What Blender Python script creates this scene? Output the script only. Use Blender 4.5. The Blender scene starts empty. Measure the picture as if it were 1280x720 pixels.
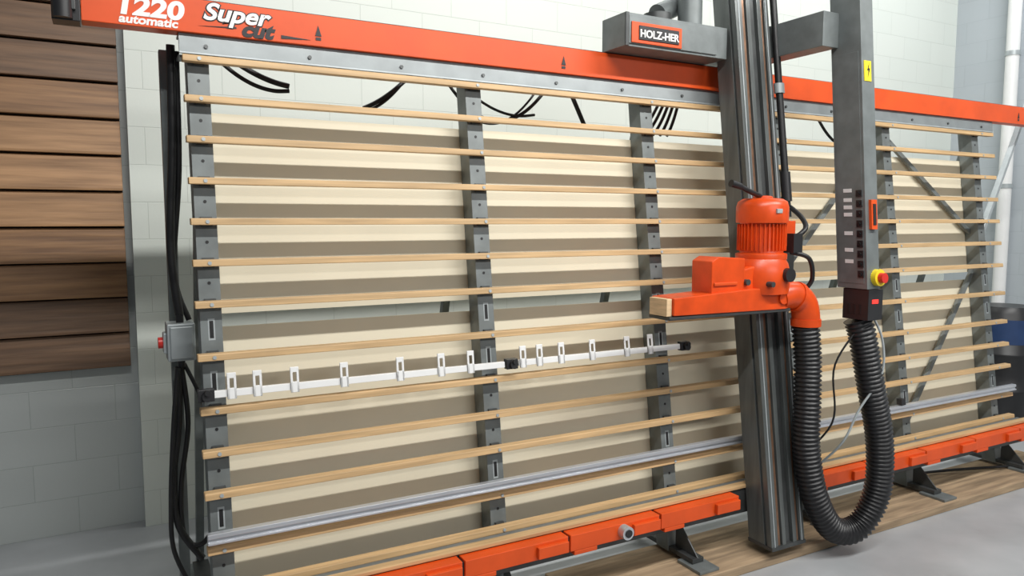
import bpy, math, random
from mathutils import Vector, Matrix
random.seed(4)
S=bpy.context.scene
try:
    S.view_settings.view_transform='Standard'
except Exception: pass
TT=math.tan(math.radians(7.3))
FY=2.957
def P(z): return FY+(z-1.7)*TT          # y of the tilted slat plane at height z
def tilt(v): return Vector((v[0], v[1]+P(v[2]), v[2]))
def ident(v): return Vector(v)

# ---------------------------------------------------------------- materials
def mat(name,col,rough=.5,metal=0.,noise=0.,nscale=8.,bump=0.,stretch=(1,1,1),col2=None,coat=0.):
    m=bpy.data.materials.new(name); m.use_nodes=True
    nt=m.node_tree; b=nt.nodes['Principled BSDF']
    b.inputs['Base Color'].default_value=(*col,1); b.inputs['Roughness'].default_value=rough
    b.inputs['Metallic'].default_value=metal
    if coat: b.inputs['Coat Weight'].default_value=coat
    if noise or col2:
        tc=nt.nodes.new('ShaderNodeTexCoord'); mp=nt.nodes.new('ShaderNodeMapping')
        mp.inputs['Scale'].default_value=stretch
        n=nt.nodes.new('ShaderNodeTexNoise'); n.inputs['Scale'].default_value=nscale; n.inputs['Detail'].default_value=6
        r=nt.nodes.new('ShaderNodeValToRGB')
        c2=col2 if col2 else tuple(c*(1-noise) for c in col)
        r.color_ramp.elements[0].color=(*c2,1); r.color_ramp.elements[1].color=(*col,1)
        r.color_ramp.elements[0].position=.32; r.color_ramp.elements[1].position=.68
        nt.links.new(tc.outputs['Object'],mp.inputs[0]); nt.links.new(mp.outputs[0],n.inputs['Vector'])
        nt.links.new(n.outputs['Fac'],r.inputs[0]); nt.links.new(r.outputs[0],b.inputs['Base Color'])
        if bump:
            bp=nt.nodes.new('ShaderNodeBump'); bp.inputs['Strength'].default_value=bump; bp.inputs['Distance'].default_value=.01
            nt.links.new(n.outputs['Fac'],bp.inputs['Height']); nt.links.new(bp.outputs[0],b.inputs['Normal'])
    return m
M={}
M['orange']=mat('orange_paint',(.80,.092,.010),.42,noise=.2,nscale=5)
M['orange_cast']=mat('orange_cast_paint',(.78,.080,.008),.35,noise=.28,nscale=9,bump=.1)
M['steel']=mat('grey_painted_steel',(.20,.222,.222),.42,.25,noise=.25,nscale=12)
M['rail']=mat('rail_grey_steel',(.27,.295,.30),.42,.25,noise=.2,nscale=10)
M['column']=mat('column_steel',(.15,.163,.16),.36,.3,noise=.35,nscale=6,stretch=(4,4,.5))
M['steel_l']=mat('light_grey_steel',(.44,.48,.49),.4,.2,noise=.2,nscale=10)
M['steel_d']=mat('dark_grey_steel',(.085,.09,.09),.42,.4,noise=.35,nscale=9)
M['alu']=mat('aluminium',(.68,.70,.74),.3,.6,noise=.15,nscale=20,stretch=(.2,1,1))
M['slat']=mat('slat_wood',(.68,.45,.225),.5,noise=.32,nscale=9,stretch=(.35,6,6),bump=.05)
M['pine']=mat('pine_block',(.78,.56,.33),.6,noise=.25,nscale=12,stretch=(1,1,6))
M['timber']=mat('floor_timber',(.46,.33,.205),.75,noise=.5,nscale=5,stretch=(.6,6,6),bump=.2)
M['panel']=mat('beige_board',(.73,.67,.52),.6,noise=.05,nscale=3)
M['black']=mat('black_rubber',(.012,.012,.013),.45,noise=.3,nscale=30)
M['hose']=mat('hose_plastic',(.022,.022,.024),.38,noise=.3,nscale=30)
M['blackm']=mat('black_plastic',(.02,.02,.022),.4,noise=.2)
M['white']=mat('white_plastic',(.85,.85,.84),.4,noise=.05)
M['text_w']=mat('white_lettering',(.9,.88,.85),.5,noise=.03)
M['red']=mat('red_plastic',(.65,.03,.02),.35,noise=.1)
M['yellow']=mat('yellow_plastic',(.9,.7,.03),.4,noise=.1)
M['copper']=mat('rail_bronze',(.28,.16,.10),.35,.6,noise=.3,nscale=20)
M['blue']=mat('blue_plastic',(.02,.05,.14),.45,noise=.2)
def led():
    m=bpy.data.materials.new('led_digits'); m.use_nodes=True
    b=m.node_tree.nodes['Principled BSDF']; b.inputs['Base Color'].default_value=(.6,.02,.02,1)
    b.inputs['Emission Color'].default_value=(1,.05,.03,1); b.inputs['Emission Strength'].default_value=1; return m
M['led']=led()

def block_wall(name,axis,c1,c2,mort,rough=.45):
    m=bpy.data.materials.new(name); m.use_nodes=True; nt=m.node_tree; b=nt.nodes['Principled BSDF']
    b.inputs['Roughness'].default_value=rough
    tc=nt.nodes.new('ShaderNodeTexCoord'); sp=nt.nodes.new('ShaderNodeSeparateXYZ'); cb=nt.nodes.new('ShaderNodeCombineXYZ')
    nt.links.new(tc.outputs['Object'],sp.inputs[0]); nt.links.new(sp.outputs[axis],cb.inputs[0]); nt.links.new(sp.outputs[2],cb.inputs[1])
    br=nt.nodes.new('ShaderNodeTexBrick'); br.inputs['Scale'].default_value=1
    br.inputs['Brick Width'].default_value=.4; br.inputs['Row Height'].default_value=.2
    br.inputs['Mortar Size'].default_value=.003; br.inputs['Mortar Smooth'].default_value=.6
    br.inputs['Color1'].default_value=(*c1,1); br.inputs['Color2'].default_value=(*c2,1); br.inputs['Mortar'].default_value=(*mort,1)
    nt.links.new(cb.outputs[0],br.inputs['Vector'])
    n=nt.nodes.new('ShaderNodeTexNoise'); n.inputs['Scale'].default_value=60; nt.links.new(tc.outputs['Object'],n.inputs['Vector'])
    mx=nt.nodes.new('ShaderNodeMath'); mx.operation='MULTIPLY_ADD'; mx.inputs[1].default_value=-1.0
    nt.links.new(br.outputs['Fac'],mx.inputs[0]); 
    ms=nt.nodes.new('ShaderNodeMath'); ms.operation='MULTIPLY'; ms.inputs[1].default_value=.15
    nt.links.new(n.outputs['Fac'],ms.inputs[0]); nt.links.new(ms.outputs[0],mx.inputs[2])
    bp=nt.nodes.new('ShaderNodeBump'); bp.inputs['Strength'].default_value=.35; bp.inputs['Distance'].default_value=.005
    nt.links.new(mx.outputs[0],bp.inputs['Height']); nt.links.new(bp.outputs[0],b.inputs['Normal'])
    nt.links.new(br.outputs['Color'],b.inputs['Base Color']); return m
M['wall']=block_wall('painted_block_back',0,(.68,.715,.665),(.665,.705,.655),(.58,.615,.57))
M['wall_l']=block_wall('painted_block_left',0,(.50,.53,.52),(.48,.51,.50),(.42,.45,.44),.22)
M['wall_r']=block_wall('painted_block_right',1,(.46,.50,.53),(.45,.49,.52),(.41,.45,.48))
def floor_mat():
    m=mat('concrete_floor',(.44,.455,.47),.32,noise=.3,nscale=1.6,bump=0)
    nt=m.node_tree; b=nt.nodes['Principled BSDF']
    tc=nt.nodes.new('ShaderNodeTexCoord'); n=nt.nodes.new('ShaderNodeTexNoise'); n.inputs['Scale'].default_value=7; n.inputs['Detail'].default_value=8
    nt.links.new(tc.outputs['Object'],n.inputs['Vector'])
    mr=nt.nodes.new('ShaderNodeMapRange'); mr.inputs['To Min'].default_value=.22; mr.inputs['To Max'].default_value=.5
    nt.links.new(n.outputs['Fac'],mr.inputs['Value']); nt.links.new(mr.outputs[0],b.inputs['Roughness'])
    return m
M['floor']=floor_mat()
M['clad']=mat('stained_cladding',(.36,.195,.09),.5,col2=(.17,.085,.04),nscale=4,stretch=(.5,8,9),bump=.25)
M['clad2']=mat('stained_cladding_light',(.50,.28,.135),.5,col2=(.28,.15,.068),nscale=4,stretch=(.5,8,9),bump=.25)
M['clad3']=mat('stained_cladding_dark',(.22,.125,.07),.5,col2=(.11,.062,.036),nscale=4,stretch=(.5,8,9),bump=.25)
M['clad_gap']=mat('cladding_shadow_gap',(.04,.022,.012),.7,noise=.3)

# ---------------------------------------------------------------- mesh builder
class B:
    def __init__(s,xf=ident): s.v=[];s.f=[];s.mi=[];s.sm=[];s.mats=[];s.xf=xf
    def m(s,k):
        if k not in s.mats: s.mats.append(k)
        return s.mats.index(k)
    def add(s,vs,fs,k,smooth=False,xf=None):
        o=len(s.v); xf=xf or s.xf
        s.v+=[xf(v) for v in vs]; i=s.m(k)
        for f in fs: s.f.append([o+a for a in f]); s.mi.append(i); s.sm.append(smooth)
    def box(s,x0,x1,y0,y1,z0,z1,k,xf=None):
        vs=[(x0,y0,z0),(x1,y0,z0),(x1,y1,z0),(x0,y1,z0),(x0,y0,z1),(x1,y0,z1),(x1,y1,z1),(x0,y1,z1)]
        s.add(vs,[(0,3,2,1),(4,5,6,7),(0,1,5,4),(1,2,6,5),(2,3,7,6),(3,0,4,7)],k,xf=xf)
    def beam(s,p0,p1,w,h,k,up=(0,0,1),xf=None):
        p0=Vector(p0);p1=Vector(p1);d=(p1-p0).normalized();up=Vector(up)
        a=d.cross(up)
        if a.length<1e-3:a=d.cross(Vector((0,1,0)))
        a.normalize();b=a.cross(d).normalized();vs=[]
        for p in(p0,p1):
            for sx,sy in((-1,-1),(1,-1),(1,1),(-1,1)): vs.append(p+a*sx*w/2+b*sy*h/2)
        s.add(vs,[(0,3,2,1),(4,5,6,7),(0,1,5,4),(1,2,6,5),(2,3,7,6),(3,0,4,7)],k,xf=xf)
    def prism(s,poly,a0,a1,axis,k,xf=None):
        n=len(poly);vs=[]
        for a in(a0,a1):
            for p in poly:
                if axis=='y': vs.append((p[0],a,p[1]))
                elif axis=='z': vs.append((p[0],p[1],a))
                else: vs.append((a,p[0],p[1]))
        fs=[tuple(range(n))[::-1],tuple(range(n,2*n))]+[(i,(i+1)%n,n+(i+1)%n,n+i) for i in range(n)]
        s.add(vs,fs,k,xf=xf)
    def cyl(s,p0,p1,r0,k,r1=None,n=24,smooth=True,xf=None):
        s.tube([p0,p1],[r0,r0 if r1 is None else r1],k,n,False,smooth,xf)
    def tube(s,pts,rs,k,n=12,spl=True,smooth=True,xf=None):
        pts=[Vector(p) for p in pts]
        if not isinstance(rs,(list,tuple)): rs=[rs]*len(pts)
        if spl: pts=spline(pts); rs=[rs[0]]*len(pts)
        t0=(pts[1]-pts[0]).normalized()
        a=t0.cross(Vector((0,0,1)))
        if a.length<1e-3:a=t0.cross(Vector((0,1,0)))
        a.normalize();vs=[]
        for i,p in enumerate(pts):
            if i==0:t=t0
            elif i==len(pts)-1:t=(pts[i]-pts[i-1]).normalized()
            else:t=(pts[i+1]-pts[i-1]).normalized()
            a=(a-t*a.dot(t)).normalized();b=t.cross(a)
            for j in range(n):
                q=2*math.pi*j/n; vs.append(p+(a*math.cos(q)+b*math.sin(q))*rs[i])
        m=len(pts);fs=[]
        for i in range(m-1):
            for j in range(n): fs.append((i*n+j,i*n+(j+1)%n,(i+1)*n+(j+1)%n,(i+1)*n+j))
        s.add(vs,fs,k,smooth,xf)
        s.add(vs[:n],[tuple(range(n))[::-1]],k,False,xf); s.add(vs[-n:],[tuple(range(n))],k,False,xf)
    def lathe(s,cx,cy,prof,k,n=40,xf=None):
        vs=[]
        for r,z in prof:
            for j in range(n):
                q=2*math.pi*j/n; vs.append((cx+r*math.cos(q),cy+r*math.sin(q),z))
        fs=[]
        for i in range(len(prof)-1):
            for j in range(n): fs.append((i*n+j,i*n+(j+1)%n,(i+1)*n+(j+1)%n,(i+1)*n+j))
        s.add(vs,fs,k,True,xf)
        s.add(vs[-n:],[tuple(range(n))],k,False,xf); s.add(vs[:n],[tuple(range(n))[::-1]],k,False,xf)
    def done(s,name,parent=None,bevel=0.,seg=2,recalc=True):
        me=bpy.data.meshes.new(name); me.from_pydata([tuple(v) for v in s.v],[],s.f); me.update()
        for k in s.mats: me.materials.append(M[k])
        for p,i,sm in zip(me.polygons,s.mi,s.sm): p.material_index=i; p.use_smooth=sm
        import bmesh
        bm=bmesh.new(); bm.from_mesh(me); bmesh.ops.recalc_face_normals(bm,faces=bm.faces); bm.to_mesh(me); bm.free()
        o=bpy.data.objects.new(name,me); S.collection.objects.link(o)
        if bevel:
            b=o.modifiers.new('bev','BEVEL'); b.width=bevel; b.segments=seg; b.limit_method='ANGLE'; b.angle_limit=math.radians(50)
        if parent: o.parent=parent
        return o
def spline(pts,step=8):
    out=[];n=len(pts)
    for i in range(n-1):
        p0=pts[max(i-1,0)];p1=pts[i];p2=pts[i+1];p3=pts[min(i+2,n-1)]
        for j in range(step):
            t=j/step
            out.append(.5*((2*p1)+(p2-p0)*t+(2*p0-5*p1+4*p2-p3)*t*t+(3*p1-p0-3*p2+p3)*t**3))
    out.append(pts[-1]);return out
def resample(pts,d):
    out=[pts[0]];acc=0
    for a,b in zip(pts,pts[1:]):
        L=(b-a).length;pos=d-acc
        while pos<=L: out.append(a+(b-a)*(pos/L)); pos+=d
        acc=(acc+L)%d if L else acc
    return out
def empty(name,loc=(0,0,0)):
    e=bpy.data.objects.new(name,None); e.empty_display_size=.1; S.collection.objects.link(e); return e
def text(body,name,x,y,z,size,k,parent,shear=0.,rotx=90,rotz=0,bold=0.,sx=1.,align='LEFT'):
    c=bpy.data.curves.new(name,'FONT'); c.body=body; c.size=size; c.shear=shear; c.extrude=.0012; c.offset=bold; c.align_x=align
    c.materials.append(M[k]); o=bpy.data.objects.new(name,c); S.collection.objects.link(o)
    o.location=(x,y,z); o.rotation_euler=(math.radians(rotx),0,math.radians(rotz)); o.scale=(sx,1,1)
    if parent:o.parent=parent
    return o

# ---------------------------------------------------------------- room
b=B(); b.box(-4,8,-5,5,-.1,0,'floor'); b.done('floor')
b=B(); b.box(.12,7.4,4.5,4.75,0,4.4,'wall'); b.done('wall_back')
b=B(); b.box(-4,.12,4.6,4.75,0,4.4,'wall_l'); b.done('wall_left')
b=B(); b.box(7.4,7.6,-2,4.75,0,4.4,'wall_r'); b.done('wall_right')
b=B()
b.box(5.55,5.556,-1,2.4,.0,.0015,'steel_d'); b.box(1.,7.4,1.2,1.206,.0,.0015,'steel_d'); b.done('floor_joint_1')  # thin dark strips for the expansion joints in the concrete
b=B(); b.cyl((7.33,3.93,.0),(7.33,3.93,4.4),.055,'white')
for z in (.8,2.0,3.2): b.cyl((7.33,3.93,z),(7.33,3.93,z+.04),.062,'steel_l'); b.box(7.33,7.4,3.92,3.94,z,z+.04,'steel_l')
b.done('drain_pipe')

# wood cladding
b=B(); z=.905; i=0
ks=['clad3','clad3','clad','clad','clad2','clad2','clad2','clad','clad3','clad3','clad3','clad3','clad3']
while z<3.3:
    h=.19
    b.prism([(4.598,z+.006),(4.530,z+.006),(4.530,z+.018),(4.560,z+h-.004),(4.598,z+h-.004)],-2.2,.085,'x',ks[i%13])
    z+=h;i+=1
b.box(-2.2,.085,4.585,4.599,.90,z,'clad_gap')
b.done('wood_wall_cladding',bevel=.002)

# ---------------------------------------------------------------- panel saw
saw=empty('vertical_panel_saw')
slz=[2.294,2.147,1.998,1.846,1.697,1.546,1.395,1.204,1.010,.857,.708,.513,.365]
X0,X1=.268,5.43
posts=[.325,1.46,2.43,3.37,4.33,5.29]
b=B(tilt)
for z in slz:
    b.box(X0,X1,-.028,.012,z-.0125,z+.0125,'slat')
b.done('slats',saw,bevel=.003)
b=B(tilt)
for z in slz:
    for px in posts:
        b.cyl((px,-.031,z),(px,-.02,z),.007,'steel_l',n=10,smooth=False)
        b.box(px-.02,px+.02,.010,.024,z-.018,z+.018,'steel_d')
b.done('slat_brackets',saw)
b=B(tilt)
for px in posts:
    b.box(px-.038,px+.038,.024,.030,.06,2.36,'steel')
    b.box(px-.038,px-.032,.030,.115,.06,2.36,'steel')
    b.box(px+.032,px+.038,.030,.115,.06,2.36,'steel')
    for i,(za,zb) in enumerate(zip(slz[1:],slz[:-1])):
        zc=(za+zb)/2
        if i in(6,7,10):
            b.box(px-.007,px+.007,.0225,.0245,zc-.032,zc+.032,'black'); b.box(px-.012,px+.012,.0235,.0245,zc-.04,zc+.04,'steel_l')
        else: b.cyl((px,.0225,zc),(px,.0245,zc),.006,'black',n=12)
b.done('posts',saw,bevel=.0015)
b=B(tilt)
b.box(X0-.01,X1,.014,.10,2.30,2.31,'rail')
b.box(X0-.01,X1,-.026,-.018,2.308,2.383,'rail')
b.box(X0-.01,X1,-.026,.06,2.373,2.382,'rail')
b.box(X0-.01,X1,-.030,-.026,2.308,2.316,'steel_l')
for i in range(14):
    x=.35+i*.38
    b.cyl((x,-.032,2.34),(x,-.026,2.34),.008,'steel_d',n=6,smooth=False)
b.done('top_rail',saw,bevel=.0015)
YB=3.0; K=YB/2.95
def bz(z): return 1.7+(z-1.7)*K
b=B()
for px in posts:
    b.box(px-.02,px+.02,3.085,3.115,2.33,2.49,'steel_d')
b.done('beam_brackets',saw)
b=B()
b.box(-.046,6.05,YB,YB+.08,bz(2.372),bz(2.490),'orange')
b.box(-.133,-.048,YB-.005,YB+.085,bz(2.366),bz(2.496),'blackm')
b.box(-.112,-.061,YB-.02,YB-.005,bz(2.40),bz(2.46),'steel_d')
b.box(-.046,6.05,YB+.01,YB+.07,bz(2.490),bz(2.495),'steel_d')
b.cyl((-.1,YB-.01,bz(2.37)),(-.1,YB-.01,bz(2.50)),.03,'blackm')
b.done('top_beam',saw,bevel=.004)
def btext(s,n,x,z,size,k,shear,bold,sx,dy=.001):
    text(s,n,x*K,YB-dy,bz(z),size*K,k,saw,shear,bold=bold,sx=sx)
btext('1220','lettering_1',.056,2.411,.086,'text_w',.14,.0035,1.24)
btext('automatic','lettering_2',.066,2.381,.040,'text_w',.15,.0014,1.16)
btext('Super','lettering_3b',.335,2.424,.083,'blackm',.3,.006,1.16,.0008)
btext('Super','lettering_3',.335,2.424,.083,'text_w',.3,.0024,1.16,.0025)
btext('cut','lettering_4',.465,2.380,.072,'blackm',.3,.0038,1.2)
b=B()
def bp_(pts,k='blackm'): b.prism([(x*K,bz(z)) for x,z in pts],YB-.0025,YB-.0012,'y',k)
bp_([(.32,2.398),(.45,2.402),(.45,2.408)])
bp_([(.61,2.385),(.72,2.392),(.61,2.398)])
for x in (.75,1.87,3.9,5.62):
    bp_([(x-.012,2.41),(x+.012,2.41),(x,2.45)])
    bp_([(x-.01,2.394),(x+.01,2.394),(x+.01,2.405),(x-.01,2.405)])
b.done('beam_icons',saw)

# backing boards
b=B(tilt)
for a,c in zip(posts[:-1],posts[1:]):
    b.box(a+.02,c-.02,.118,.124,1.345,2.115,'panel')
    b.box(a+.02,c-.02,.118,.124,.32,1.295,'panel')
b.done('backing_boards',saw)
b=B(tilt)
b.beam((4.36,.09,2.27),(5.26,.09,1.62),.02,.03,'steel')
b.beam((5.26,.09,1.36),(4.40,.09,.40),.02,.03,'steel')
b.beam((3.40,.09,1.40),(4.3,.09,2.2),.02,.03,'steel')
b.done('cross_braces',saw)
b=B()
for px in posts:
    b.beam((px,P(2.2)+.1,2.2),(px,3.75,.03),.035,.035,'steel',up=(1,0,0))
    b.box(px-.05,px+.05,3.65,3.85,0,.02,'steel')
    b.box(px-.035,px+.035,2.60,3.72,.062,.085,'steel_d')
    b.box(px-.06,px+.06,2.52,2.68,.046,.060,'steel')
    b.prism([(2.60,.085),(2.76,.085),(2.76,.24)],px-.004,px+.004,'x','steel_d')
b.beam((5.33,P(1.5)+.1,1.5),(6.3,3.25,2.6),.035,.035,'steel_l')
b.done('rear_legs',saw,bevel=.0015)

# bottom support ledge
b=B()
b.box(X0,X1,2.665,2.76,.22,.345,'steel_d')
b.box(X0,X1,2.655,2.70,.352,.370,'slat')
b.box(X0,X1,2.70,2.745,.35,.36,'steel')
x=.2
while x<5.4:
    L=.50
    if not (2.70<x+L/2<3.1 ):
        b.prism([(x,.275),(x+L-.012,.275),(x+L-.012,.348),(x,.348)],2.60,2.664,'y','orange')
        b.prism([(x+.02,.255),(x+.14,.255),(x+.14,.275),(x+.02,.275)],2.60,2.65,'y','orange')
        b.box(x+.33,x+L-.02,2.58,2.60,.285,.335,'orange')
        b.box(x-.012,x,2.61,2.664,.28,.34,'blackm')
    x+=L
b.cyl((1.98,2.56,.315),(1.98,2.64,.315),.03,'alu')
b.cyl((1.98,2.555,.315),(1.98,2.56,.315),.018,'blackm')
b.done('support_ledge',saw,bevel=.003)

# aluminium profile rail
b=B(tilt)
b.box(.268,5.42,-.058,-.03,.548,.556,'alu'); b.box(.268,5.42,-.05,-.03,.556,.57,'alu'); b.box(.268,5.42,-.058,-.03,.57,.586,'alu')
b.box(4.17,4.21,-.065,-.03,.590,.625,'blackm')
b.done('guide_profile',saw,bevel=.0015)

# white stop strips
b=B(tilt)
def strip(xa,xb,pins):
    b.box(xa,xb,-.05,-.034,1.063,1.088,'white')
    for x in pins:
        b.box(x-.016,x-.007,-.056,-.05,1.055,1.145,'white'); b.box(x+.007,x+.016,-.056,-.05,1.055,1.145,'white')
        b.box(x-.016,x+.016,-.056,-.05,1.130,1.150,'white'); b.box(x-.016,x+.016,-.056,-.05,1.055,1.095,'white')
strip(.31,1.50,[.375,.465,.60,.79,1.02,1.20,1.335])
strip(1.57,2.49,[1.59,1.675,1.79,1.96,2.16,2.30])
for x in (.29,1.535,2.52):
    b.box(x-.03,x+.025,-.06,-.03,1.055,1.098,'blackm'); b.cyl((x,-.075,1.075),(x,-.055,1.075),.018,'blackm')
    b.cyl((x,-.085,1.09),(x,-.075,1.09),.010,'black')
b.done('stop_strips',saw,bevel=.0015)

# ---- carriage column (tilted)
def ctilt(v): return Vector((v[0], v[1]+(v[2]-1.7)*TT, v[2]))
b=B(ctilt)
zb,zt=.10,3.0
xl,xr,yf,yb=2.79,3.02,2.68,2.83
poly=[(xl,yf),(xl+.045,yf),(xl+.045,yf+.02),(xl+.075,yf+.02),(xl+.075,yf),(xl+.10,yf),(xl+.10,yf+.03),(xl+.15,yf+.03),(xl+.15,yf),(xl+.175,yf),(xl+.175,yf+.02),(xl+.20,yf+.02),(xl+.20,yf),(xr,yf),
      (xr,yb),(xl,yb),(xl,yf+.045),(xl+.012,yf+.045),(xl+.012,yf+.03),(xl,yf+.03)]
b.prism(poly,zb,zt,'z','column')
b.box(xl+.052,xl+.068,yf+.008,yf+.02,zb,zt,'copper')
b.box(xl+.102,xl+.148,yf+.026,yf+.03,zb,zt,'black')
b.box(xl+.112,xl+.138,yf+.012,yf+.03,zb,zt,'steel_d')
b.box(xl+.182,xl+.193,yf+.006,yf+.02,zb,zt,'copper')
b.box(xl+.018,xl+.024,yf-.003,yf,zb,zt,'steel_l'); b.box(xl+.207,xl+.213,yf-.003,yf,zb,zt,'steel_l')
b.box(xl-.003,xr+.003,yf-.005,yb+.003,zb-.012,zb+.006,'steel_d')
b.done('saw_column',saw,bevel=.0015)
b=B(ctilt)
b.cyl((3.055,2.675,1.72),(3.055,2.675,3.0),.018,'black')
b.cyl((3.085,2.70,1.95),(3.085,2.70,3.0),.008,'black')
b.cyl((3.055,2.675,1.80),(3.055,2.675,1.95),.026,'blackm')
b.cyl((3.055,2.675,2.35),(3.055,2.675,2.40),.026,'steel_l')
b.done('lift_rod',saw)

# carriage head above beam
b=B()
b.box(2.14,2.775,2.85,3.03,2.508,2.660,'steel')
b.box(2.16,2.70,2.842,2.85,2.520,2.645,'steel')
b.box(2.17,2.47,2.836,2.842,2.524,2.619,'orange')
b.box(2.21,2.45,2.832,2.836,2.539,2.604,'blackm')
b.box(2.14,2.16,2.842,2.85,2.508,2.660,'steel_d')
b.box(2.775,3.25,3.0,3.10,2.53,2.70,'steel')
b.box(3.05,3.16,2.50,3.0,2.535,2.70,'steel')
b.cyl((2.45,3.0,2.66),(2.45,3.0,2.72),.07,'steel_d'); b.cyl((2.45,3.0,2.72),(2.62,3.05,2.80),.05,'steel')
b.cyl((2.60,2.93,2.66),(2.60,2.93,2.85),.06,'steel')
b.done('carriage_head',saw,bevel=.004)
text('HOLZ-HER','plate_lettering',2.33,2.831,2.552,.048,'text_w',saw,0,bold=.0012,align='CENTER')

# ---- saw motor unit
mot=empty('saw_motor_unit')
cx,cy=2.735,2.55
b=B()
b.lathe(cx,cy,[(.118,1.52),(.118,1.545),(.10,1.55),(.10,1.70)],'orange_cast')
for j in range(36):
    q=2*math.pi*j/36
    p0=Vector((cx+.098*math.cos(q),cy+.098*math.sin(q),1.56)); 
    d=Vector((math.cos(q),math.sin(q),0))
    b.beam(p0+d*.006,p0+d*.006+Vector((0,0,.125)),.004,.018,'orange_cast',up=d)
b.lathe(cx,cy,[(.118,1.69),(.12,1.70),(.12,1.765),(.112,1.79),(.09,1.803),(.05,1.807)],'orange_cast')
b.lathe(cx,cy,[(.045,1.80),(.045,1.814),(.03,1.818)],'orange_cast')
b.box(cx-.035,cx-.0,cy-.123,cy-.112,1.735,1.755,'steel_l')
b.box(cx+.08,cx+.16,cy-.06,cy+.05,1.58,1.70,'orange_cast')
b.done('motor',mot,bevel=.0015)
b=B()
b.prism([(2.12,1.292),(2.80,1.285),(2.86,1.30),(2.86,1.38),(2.60,1.39),(2.30,1.376),(2.12,1.368)],2.45,2.60,'y','orange_cast')
b.box(2.10,2.84,2.455,2.595,1.272,1.288,'steel_d')
b.prism([(2.35,1.37),(2.55,1.385),(2.55,1.53),(2.39,1.54),(2.35,1.52)],2.47,2.60,'y','orange_cast')
b.box(2.36,2.50,2.462,2.47,1.41,1.425,'orange')
b.done('saw_arm',mot,bevel=.008,seg=3)
b=B()
b.lathe(cx-.01,cy,[(.135,1.36),(.14,1.40),(.14,1.46),(.13,1.50),(.118,1.522)],'orange_cast')
b.prism([(2.50,1.38),(2.62,1.38),(2.66,1.50),(2.50,1.47)],2.475,2.62,'y','orange_cast')
b.box(2.66,2.90,2.56,2.676,1.30,1.50,'orange_cast')
b.cyl((2.76,2.39,1.45),(2.76,2.43,1.45),.032,'blackm'); b.cyl((2.66,2.40,1.41),(2.66,2.46,1.41),.013,'steel_d')
b.cyl((2.56,2.455,1.42),(2.56,2.475,1.42),.014,'steel_d')
b.cyl((2.78,2.44,1.34),(2.78,2.452,1.34),.03,'orange_cast')
b.done('gear_housing',mot,bevel=.008,seg=3)
b=B()
el=[Vector(p) for p in((2.80,2.50,1.335),(2.86,2.495,1.345),(2.92,2.49,1.335),(2.96,2.485,1.30),(2.975,2.48,1.24),(2.977,2.48,1.20))]
b.tube(el,.066,'orange_cast',n=28)
b.tube([(2.905,2.492,1.338),(2.925,2.49,1.332)],[.073,.073],'orange_cast',n=28,spl=False)
b.tube([(2.977,2.48,1.225),(2.977,2.48,1.19)],[.071,.071],'orange_cast',n=28,spl=False)
b.done('dust_elbow',mot)
b=B()
b.box(2.09,2.118,2.462,2.578,1.290,1.366,'pine'); b.done('wood_stop_block',mot,bevel=.002)
b=B()
b.tube([(2.55,2.52,1.86),(2.62,2.52,1.835),(2.68,2.53,1.82),(2.72,2.54,1.81)],.012,'black'); b.tube([(2.50,2.52,1.87),(2.56,2.52,1.857)],[.017,.015],'black',spl=False)
b.tube([(2.86,2.50,1.60),(2.95,2.48,1.66),(3.0,2.55,1.72),(3.04,2.67,1.78)],.012,'black')
b.tube([(2.88,2.50,1.55),(2.96,2.46,1.52),(3.0,2.47,1.42),(2.98,2.5,1.36)],.011,'black')
b.box(2.84,2.90,2.45,2.52,1.55,1.64,'blackm')
b.box(2.86,3.03,2.61,2.66,1.36,1.62,'steel_d')
b.done('motor_lever',mot)

# ---- hose
pts=[(2.977,2.48,1.19),(2.995,2.475,1.02),(2.99,2.465,.80),(2.99,2.46,.58),(3.04,2.44,.33),(3.16,2.42,.15),(3.30,2.38,.15),(3.38,2.34,.33),(3.365,2.33,.605),(3.29,2.34,.897),(3.24,2.36,1.136),(3.215,2.375,1.224)]
pp=resample(spline([Vector(p) for p in pts],24),.0055)
rs=[.061+.0065*math.sin(2*math.pi*i/4.0+.4) for i in range(len(pp))]
b=B(); b.tube(pp,rs,'hose',n=28,spl=False); b.done('dust_extraction_hose')

# ---- control cabinet
cab=empty('control_cabinet')
ct=lambda v: Vector((v[0],v[1]+(v[2]-1.7)*TT*.6,v[2]))
b=B(ct)
b.box(3.16,3.25,2.31,2.475,1.375,2.98,'steel')
b.box(3.158,3.16,2.325,2.46,1.40,2.50,'steel')
b.done('cabinet_body',cab,bevel=.004)
b=B(ct)
for i in range(9):
    z=1.83-i*.048
    b.box(3.1535,3.158,2.325,2.355,z-.016,z+.016,'blackm'); b.cyl((3.147,2.34,z),(3.153,2.34,z),.008,'black',n=12)
for i,z in enumerate((1.845,1.80,1.765,1.73,1.64,1.56,1.505)):
    b.box(3.156,3.158,2.38,2.425,z-.009,z+.009,'white')
b.box(3.185,3.225,2.295,2.31,1.66,1.80,'orange'); b.box(3.195,3.215,2.292,2.296,1.68,1.78,'blackm')
b.box(3.175,3.225,2.307,2.31,2.36,2.455,'yellow'); 
b.cyl((3.225,2.31,1.43),(3.225,2.285,1.43),.040,'yellow'); b.cyl((3.225,2.285,1.43),(3.225,2.262,1.43),.024,'red')
b.prism([(3.21,2.445),(3.195,2.41),(3.205,2.41),(3.198,2.375),(3.215,2.42),(3.205,2.42)],2.3055,2.307,'y','blackm')
b.done('switches',cab)
b=B()
b.box(3.165,3.27,2.28,2.42,1.225,1.373,'blackm'); b.box(3.19,3.235,2.277,2.28,1.305,1.325,'led')
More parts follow.
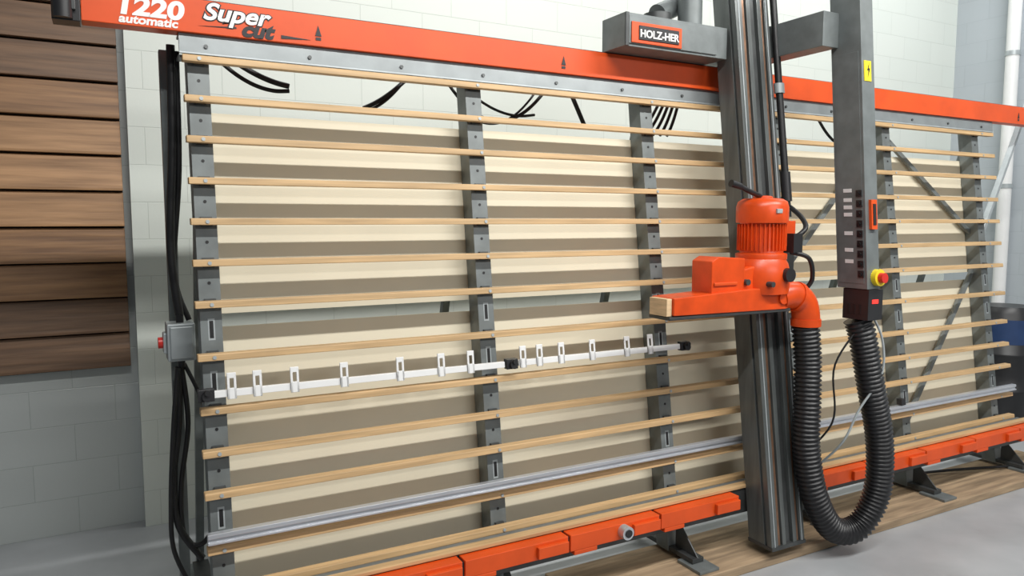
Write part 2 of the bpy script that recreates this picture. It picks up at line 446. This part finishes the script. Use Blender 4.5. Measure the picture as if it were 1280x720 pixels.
for i in range(3):
    b.box(3.163,3.165,2.32+i*.03,2.335+i*.03,1.25,1.30,'black')
b.done('display_box',cab,bevel=.004)
b=B()
b.tube([(3.26,2.33,1.25),(3.31,2.30,1.12),(3.30,2.29,.95),(3.20,2.33,.78),(3.14,2.38,.6),(3.10,2.55,.4)],.006,'steel_l',n=8)
b.tube([(3.03,2.62,1.35),(3.05,2.58,1.1),(3.06,2.55,.8),(3.0,2.5,.5),(3.03,2.55,.25)],.005,'steel_l',n=8)
b.tube([(3.24,2.33,1.24),(3.10,2.40,1.0),(3.12,2.42,.7),(3.05,2.6,.45)],.005,'black',n=8)
b.done('control_cables',cab)

# ---- left post, junction box, cables
b=B()
b.box(.205,.245,3.24,3.28,0,2.36,'steel'); b.box(.15,.30,3.17,3.35,0,.012,'steel')
b.done('side_leg',saw,bevel=.002)
jb=B(); jb.box(.185,.285,3.10,3.215,1.16,1.305,'steel_l'); jb.box(.195,.275,3.09,3.10,1.17,1.295,'steel_l')
jb.cyl((.185,3.15,1.23),(.155,3.15,1.23),.022,'red'); jb.box(.172,.185,3.12,3.18,1.19,1.27,'steel_l')
jb.cyl((.235,3.15,1.16),(.235,3.15,1.13),.014,'blackm'); jb.cyl((.235,3.15,1.305),(.235,3.15,1.335),.014,'blackm')
jb.done('junction_box',bevel=.004)
cb=B()
cb.tube([(.24,3.14,2.36),(.235,3.16,2.0),(.215,3.17,1.6),(.235,3.15,1.335)],.016,'black')
cb.tube([(.26,3.15,2.34),(.255,3.17,1.9),(.225,3.19,1.5),(.27,3.17,1.31)],.011,'black')
cb.tube([(.225,3.16,1.13),(.215,3.15,.9),(.19,3.14,.7),(.2,3.13,.5),(.28,3.10,.36)],.014,'black')
cb.tube([(.235,3.16,1.13),(.25,3.15,.9),(.215,3.14,.65),(.22,3.13,.45),(.28,3.10,.42),(.34,3.10,.5)],.010,'black')
cb.tube([(.245,3.16,1.14),(.30,3.15,1.0),(.33,3.15,.85),(.33,3.14,.70)],.008,'black')
cb.tube([(.22,3.13,1.13),(.195,3.12,.9),(.175,3.12,.6),(.18,3.12,.4),(.25,3.1,.22)],.009,'black')
cb.done('power_cable')
cb=B()
def sag(xa,za,xb,zb_,dip,y=3.35,r=.009,n=6):
    pts=[]
    for i in range(n+1):
        t=i/n; pts.append((xa+(xb-xa)*t,y,za+(zb_-za)*t-dip*4*t*(1-t)))
    cb.tube(pts,r,'black',n=8)
sag(.40,2.44,.72,2.28,.03,r=.012); sag(.40,2.40,.72,2.26,.05,r=.009)
sag(1.05,2.21,1.35,2.46,.03,r=.010); sag(1.02,2.19,1.32,2.46,.06,r=.007); sag(1.40,2.46,1.7,2.2,.06,r=.008)
sag(1.45,2.44,1.95,2.24,.08,r=.007); sag(1.70,2.20,2.08,2.46,.08,r=.009); sag(2.12,2.46,2.26,2.2,.0,r=.012)
sag(1.60,2.2,2.0,2.42,.1,r=.006)
for i in range(5):
    sag(2.62+i*.05,2.18,2.80+i*.03,2.44,.03,r=.009)
sag(3.55,2.46,3.8,2.2,.04,r=.009); sag(4.0,2.45,4.3,2.2,.05,r=.009)
cb.done('hanging_cables',saw)

# ---- floor timber
b=B(); b.box(1.75,5.75,2.50,2.70,0,.045,'timber'); b.box(1.75,5.75,2.706,2.9,0,.04,'timber')
b.done('floor_timber',bevel=.004)
b=B(); b.tube([(2.95,2.9,.012),(3.4,2.6,.012),(3.9,2.75,.06),(4.5,2.9,.055),(5.2,2.7,.06),(6.0,2.5,.01)],.009,'black',n=8)
b.done('floor_cable')
b=B(); b.lathe(6.55,3.45,[(.22,0),(.23,.02),(.23,.3),(.24,.31),(.23,.32),(.23,.6),(.24,.61),(.23,.62),(.23,.95),(.2,1.0)],'blackm')
b.lathe(6.55,3.45,[(.232,.7),(.232,.9)],'blue'); b.done('plastic_drum')

# ---------------------------------------------------------------- lights
def area(name,loc,rot,sx,sy,power,col):
    l=bpy.data.lights.new(name,'AREA'); l.shape='RECTANGLE'; l.size=sx; l.size_y=sy; l.energy=power; l.color=col
    o=bpy.data.objects.new(name,l); o.location=loc; o.rotation_euler=rot; S.collection.objects.link(o)
for i,x in enumerate((1.0,4.2)):
    area('ceiling_tube_%d'%i,(x,.15,4.5),(math.radians(42),0,0),2.8,.12,(124,150)[i],(1,.99,.96))
area('ceiling_tube_a',(6.3,3.3,4.6),(math.radians(10),0,0),1.5,.3,24,(.95,.98,1))
area('ceiling_tube_b',(3.5,-2.8,3.4),(math.radians(60),0,0),4,.3,82,(1,.99,.97))  # unseen fill light, added in front to lift the shaded top rail
area('ceiling_tube_c',(2.9,3.9,4.4),(0,0,0),5,.15,32,(.97,1,.96))
w=bpy.data.worlds.new('World'); S.world=w; w.use_nodes=True
w.node_tree.nodes['Background'].inputs[0].default_value=(.85,.92,1,1); w.node_tree.nodes['Background'].inputs[1].default_value=.11

# ---------------------------------------------------------------- camera
c=bpy.data.cameras.new('Camera'); c.sensor_width=36; c.lens=930/1280*36; c.clip_start=.05
o=bpy.data.objects.new('Camera',c); o.location=(0,0,1.7); o.rotation_euler=(math.radians(90-5.16),0,math.radians(-28.5))
S.collection.objects.link(o); S.camera=o
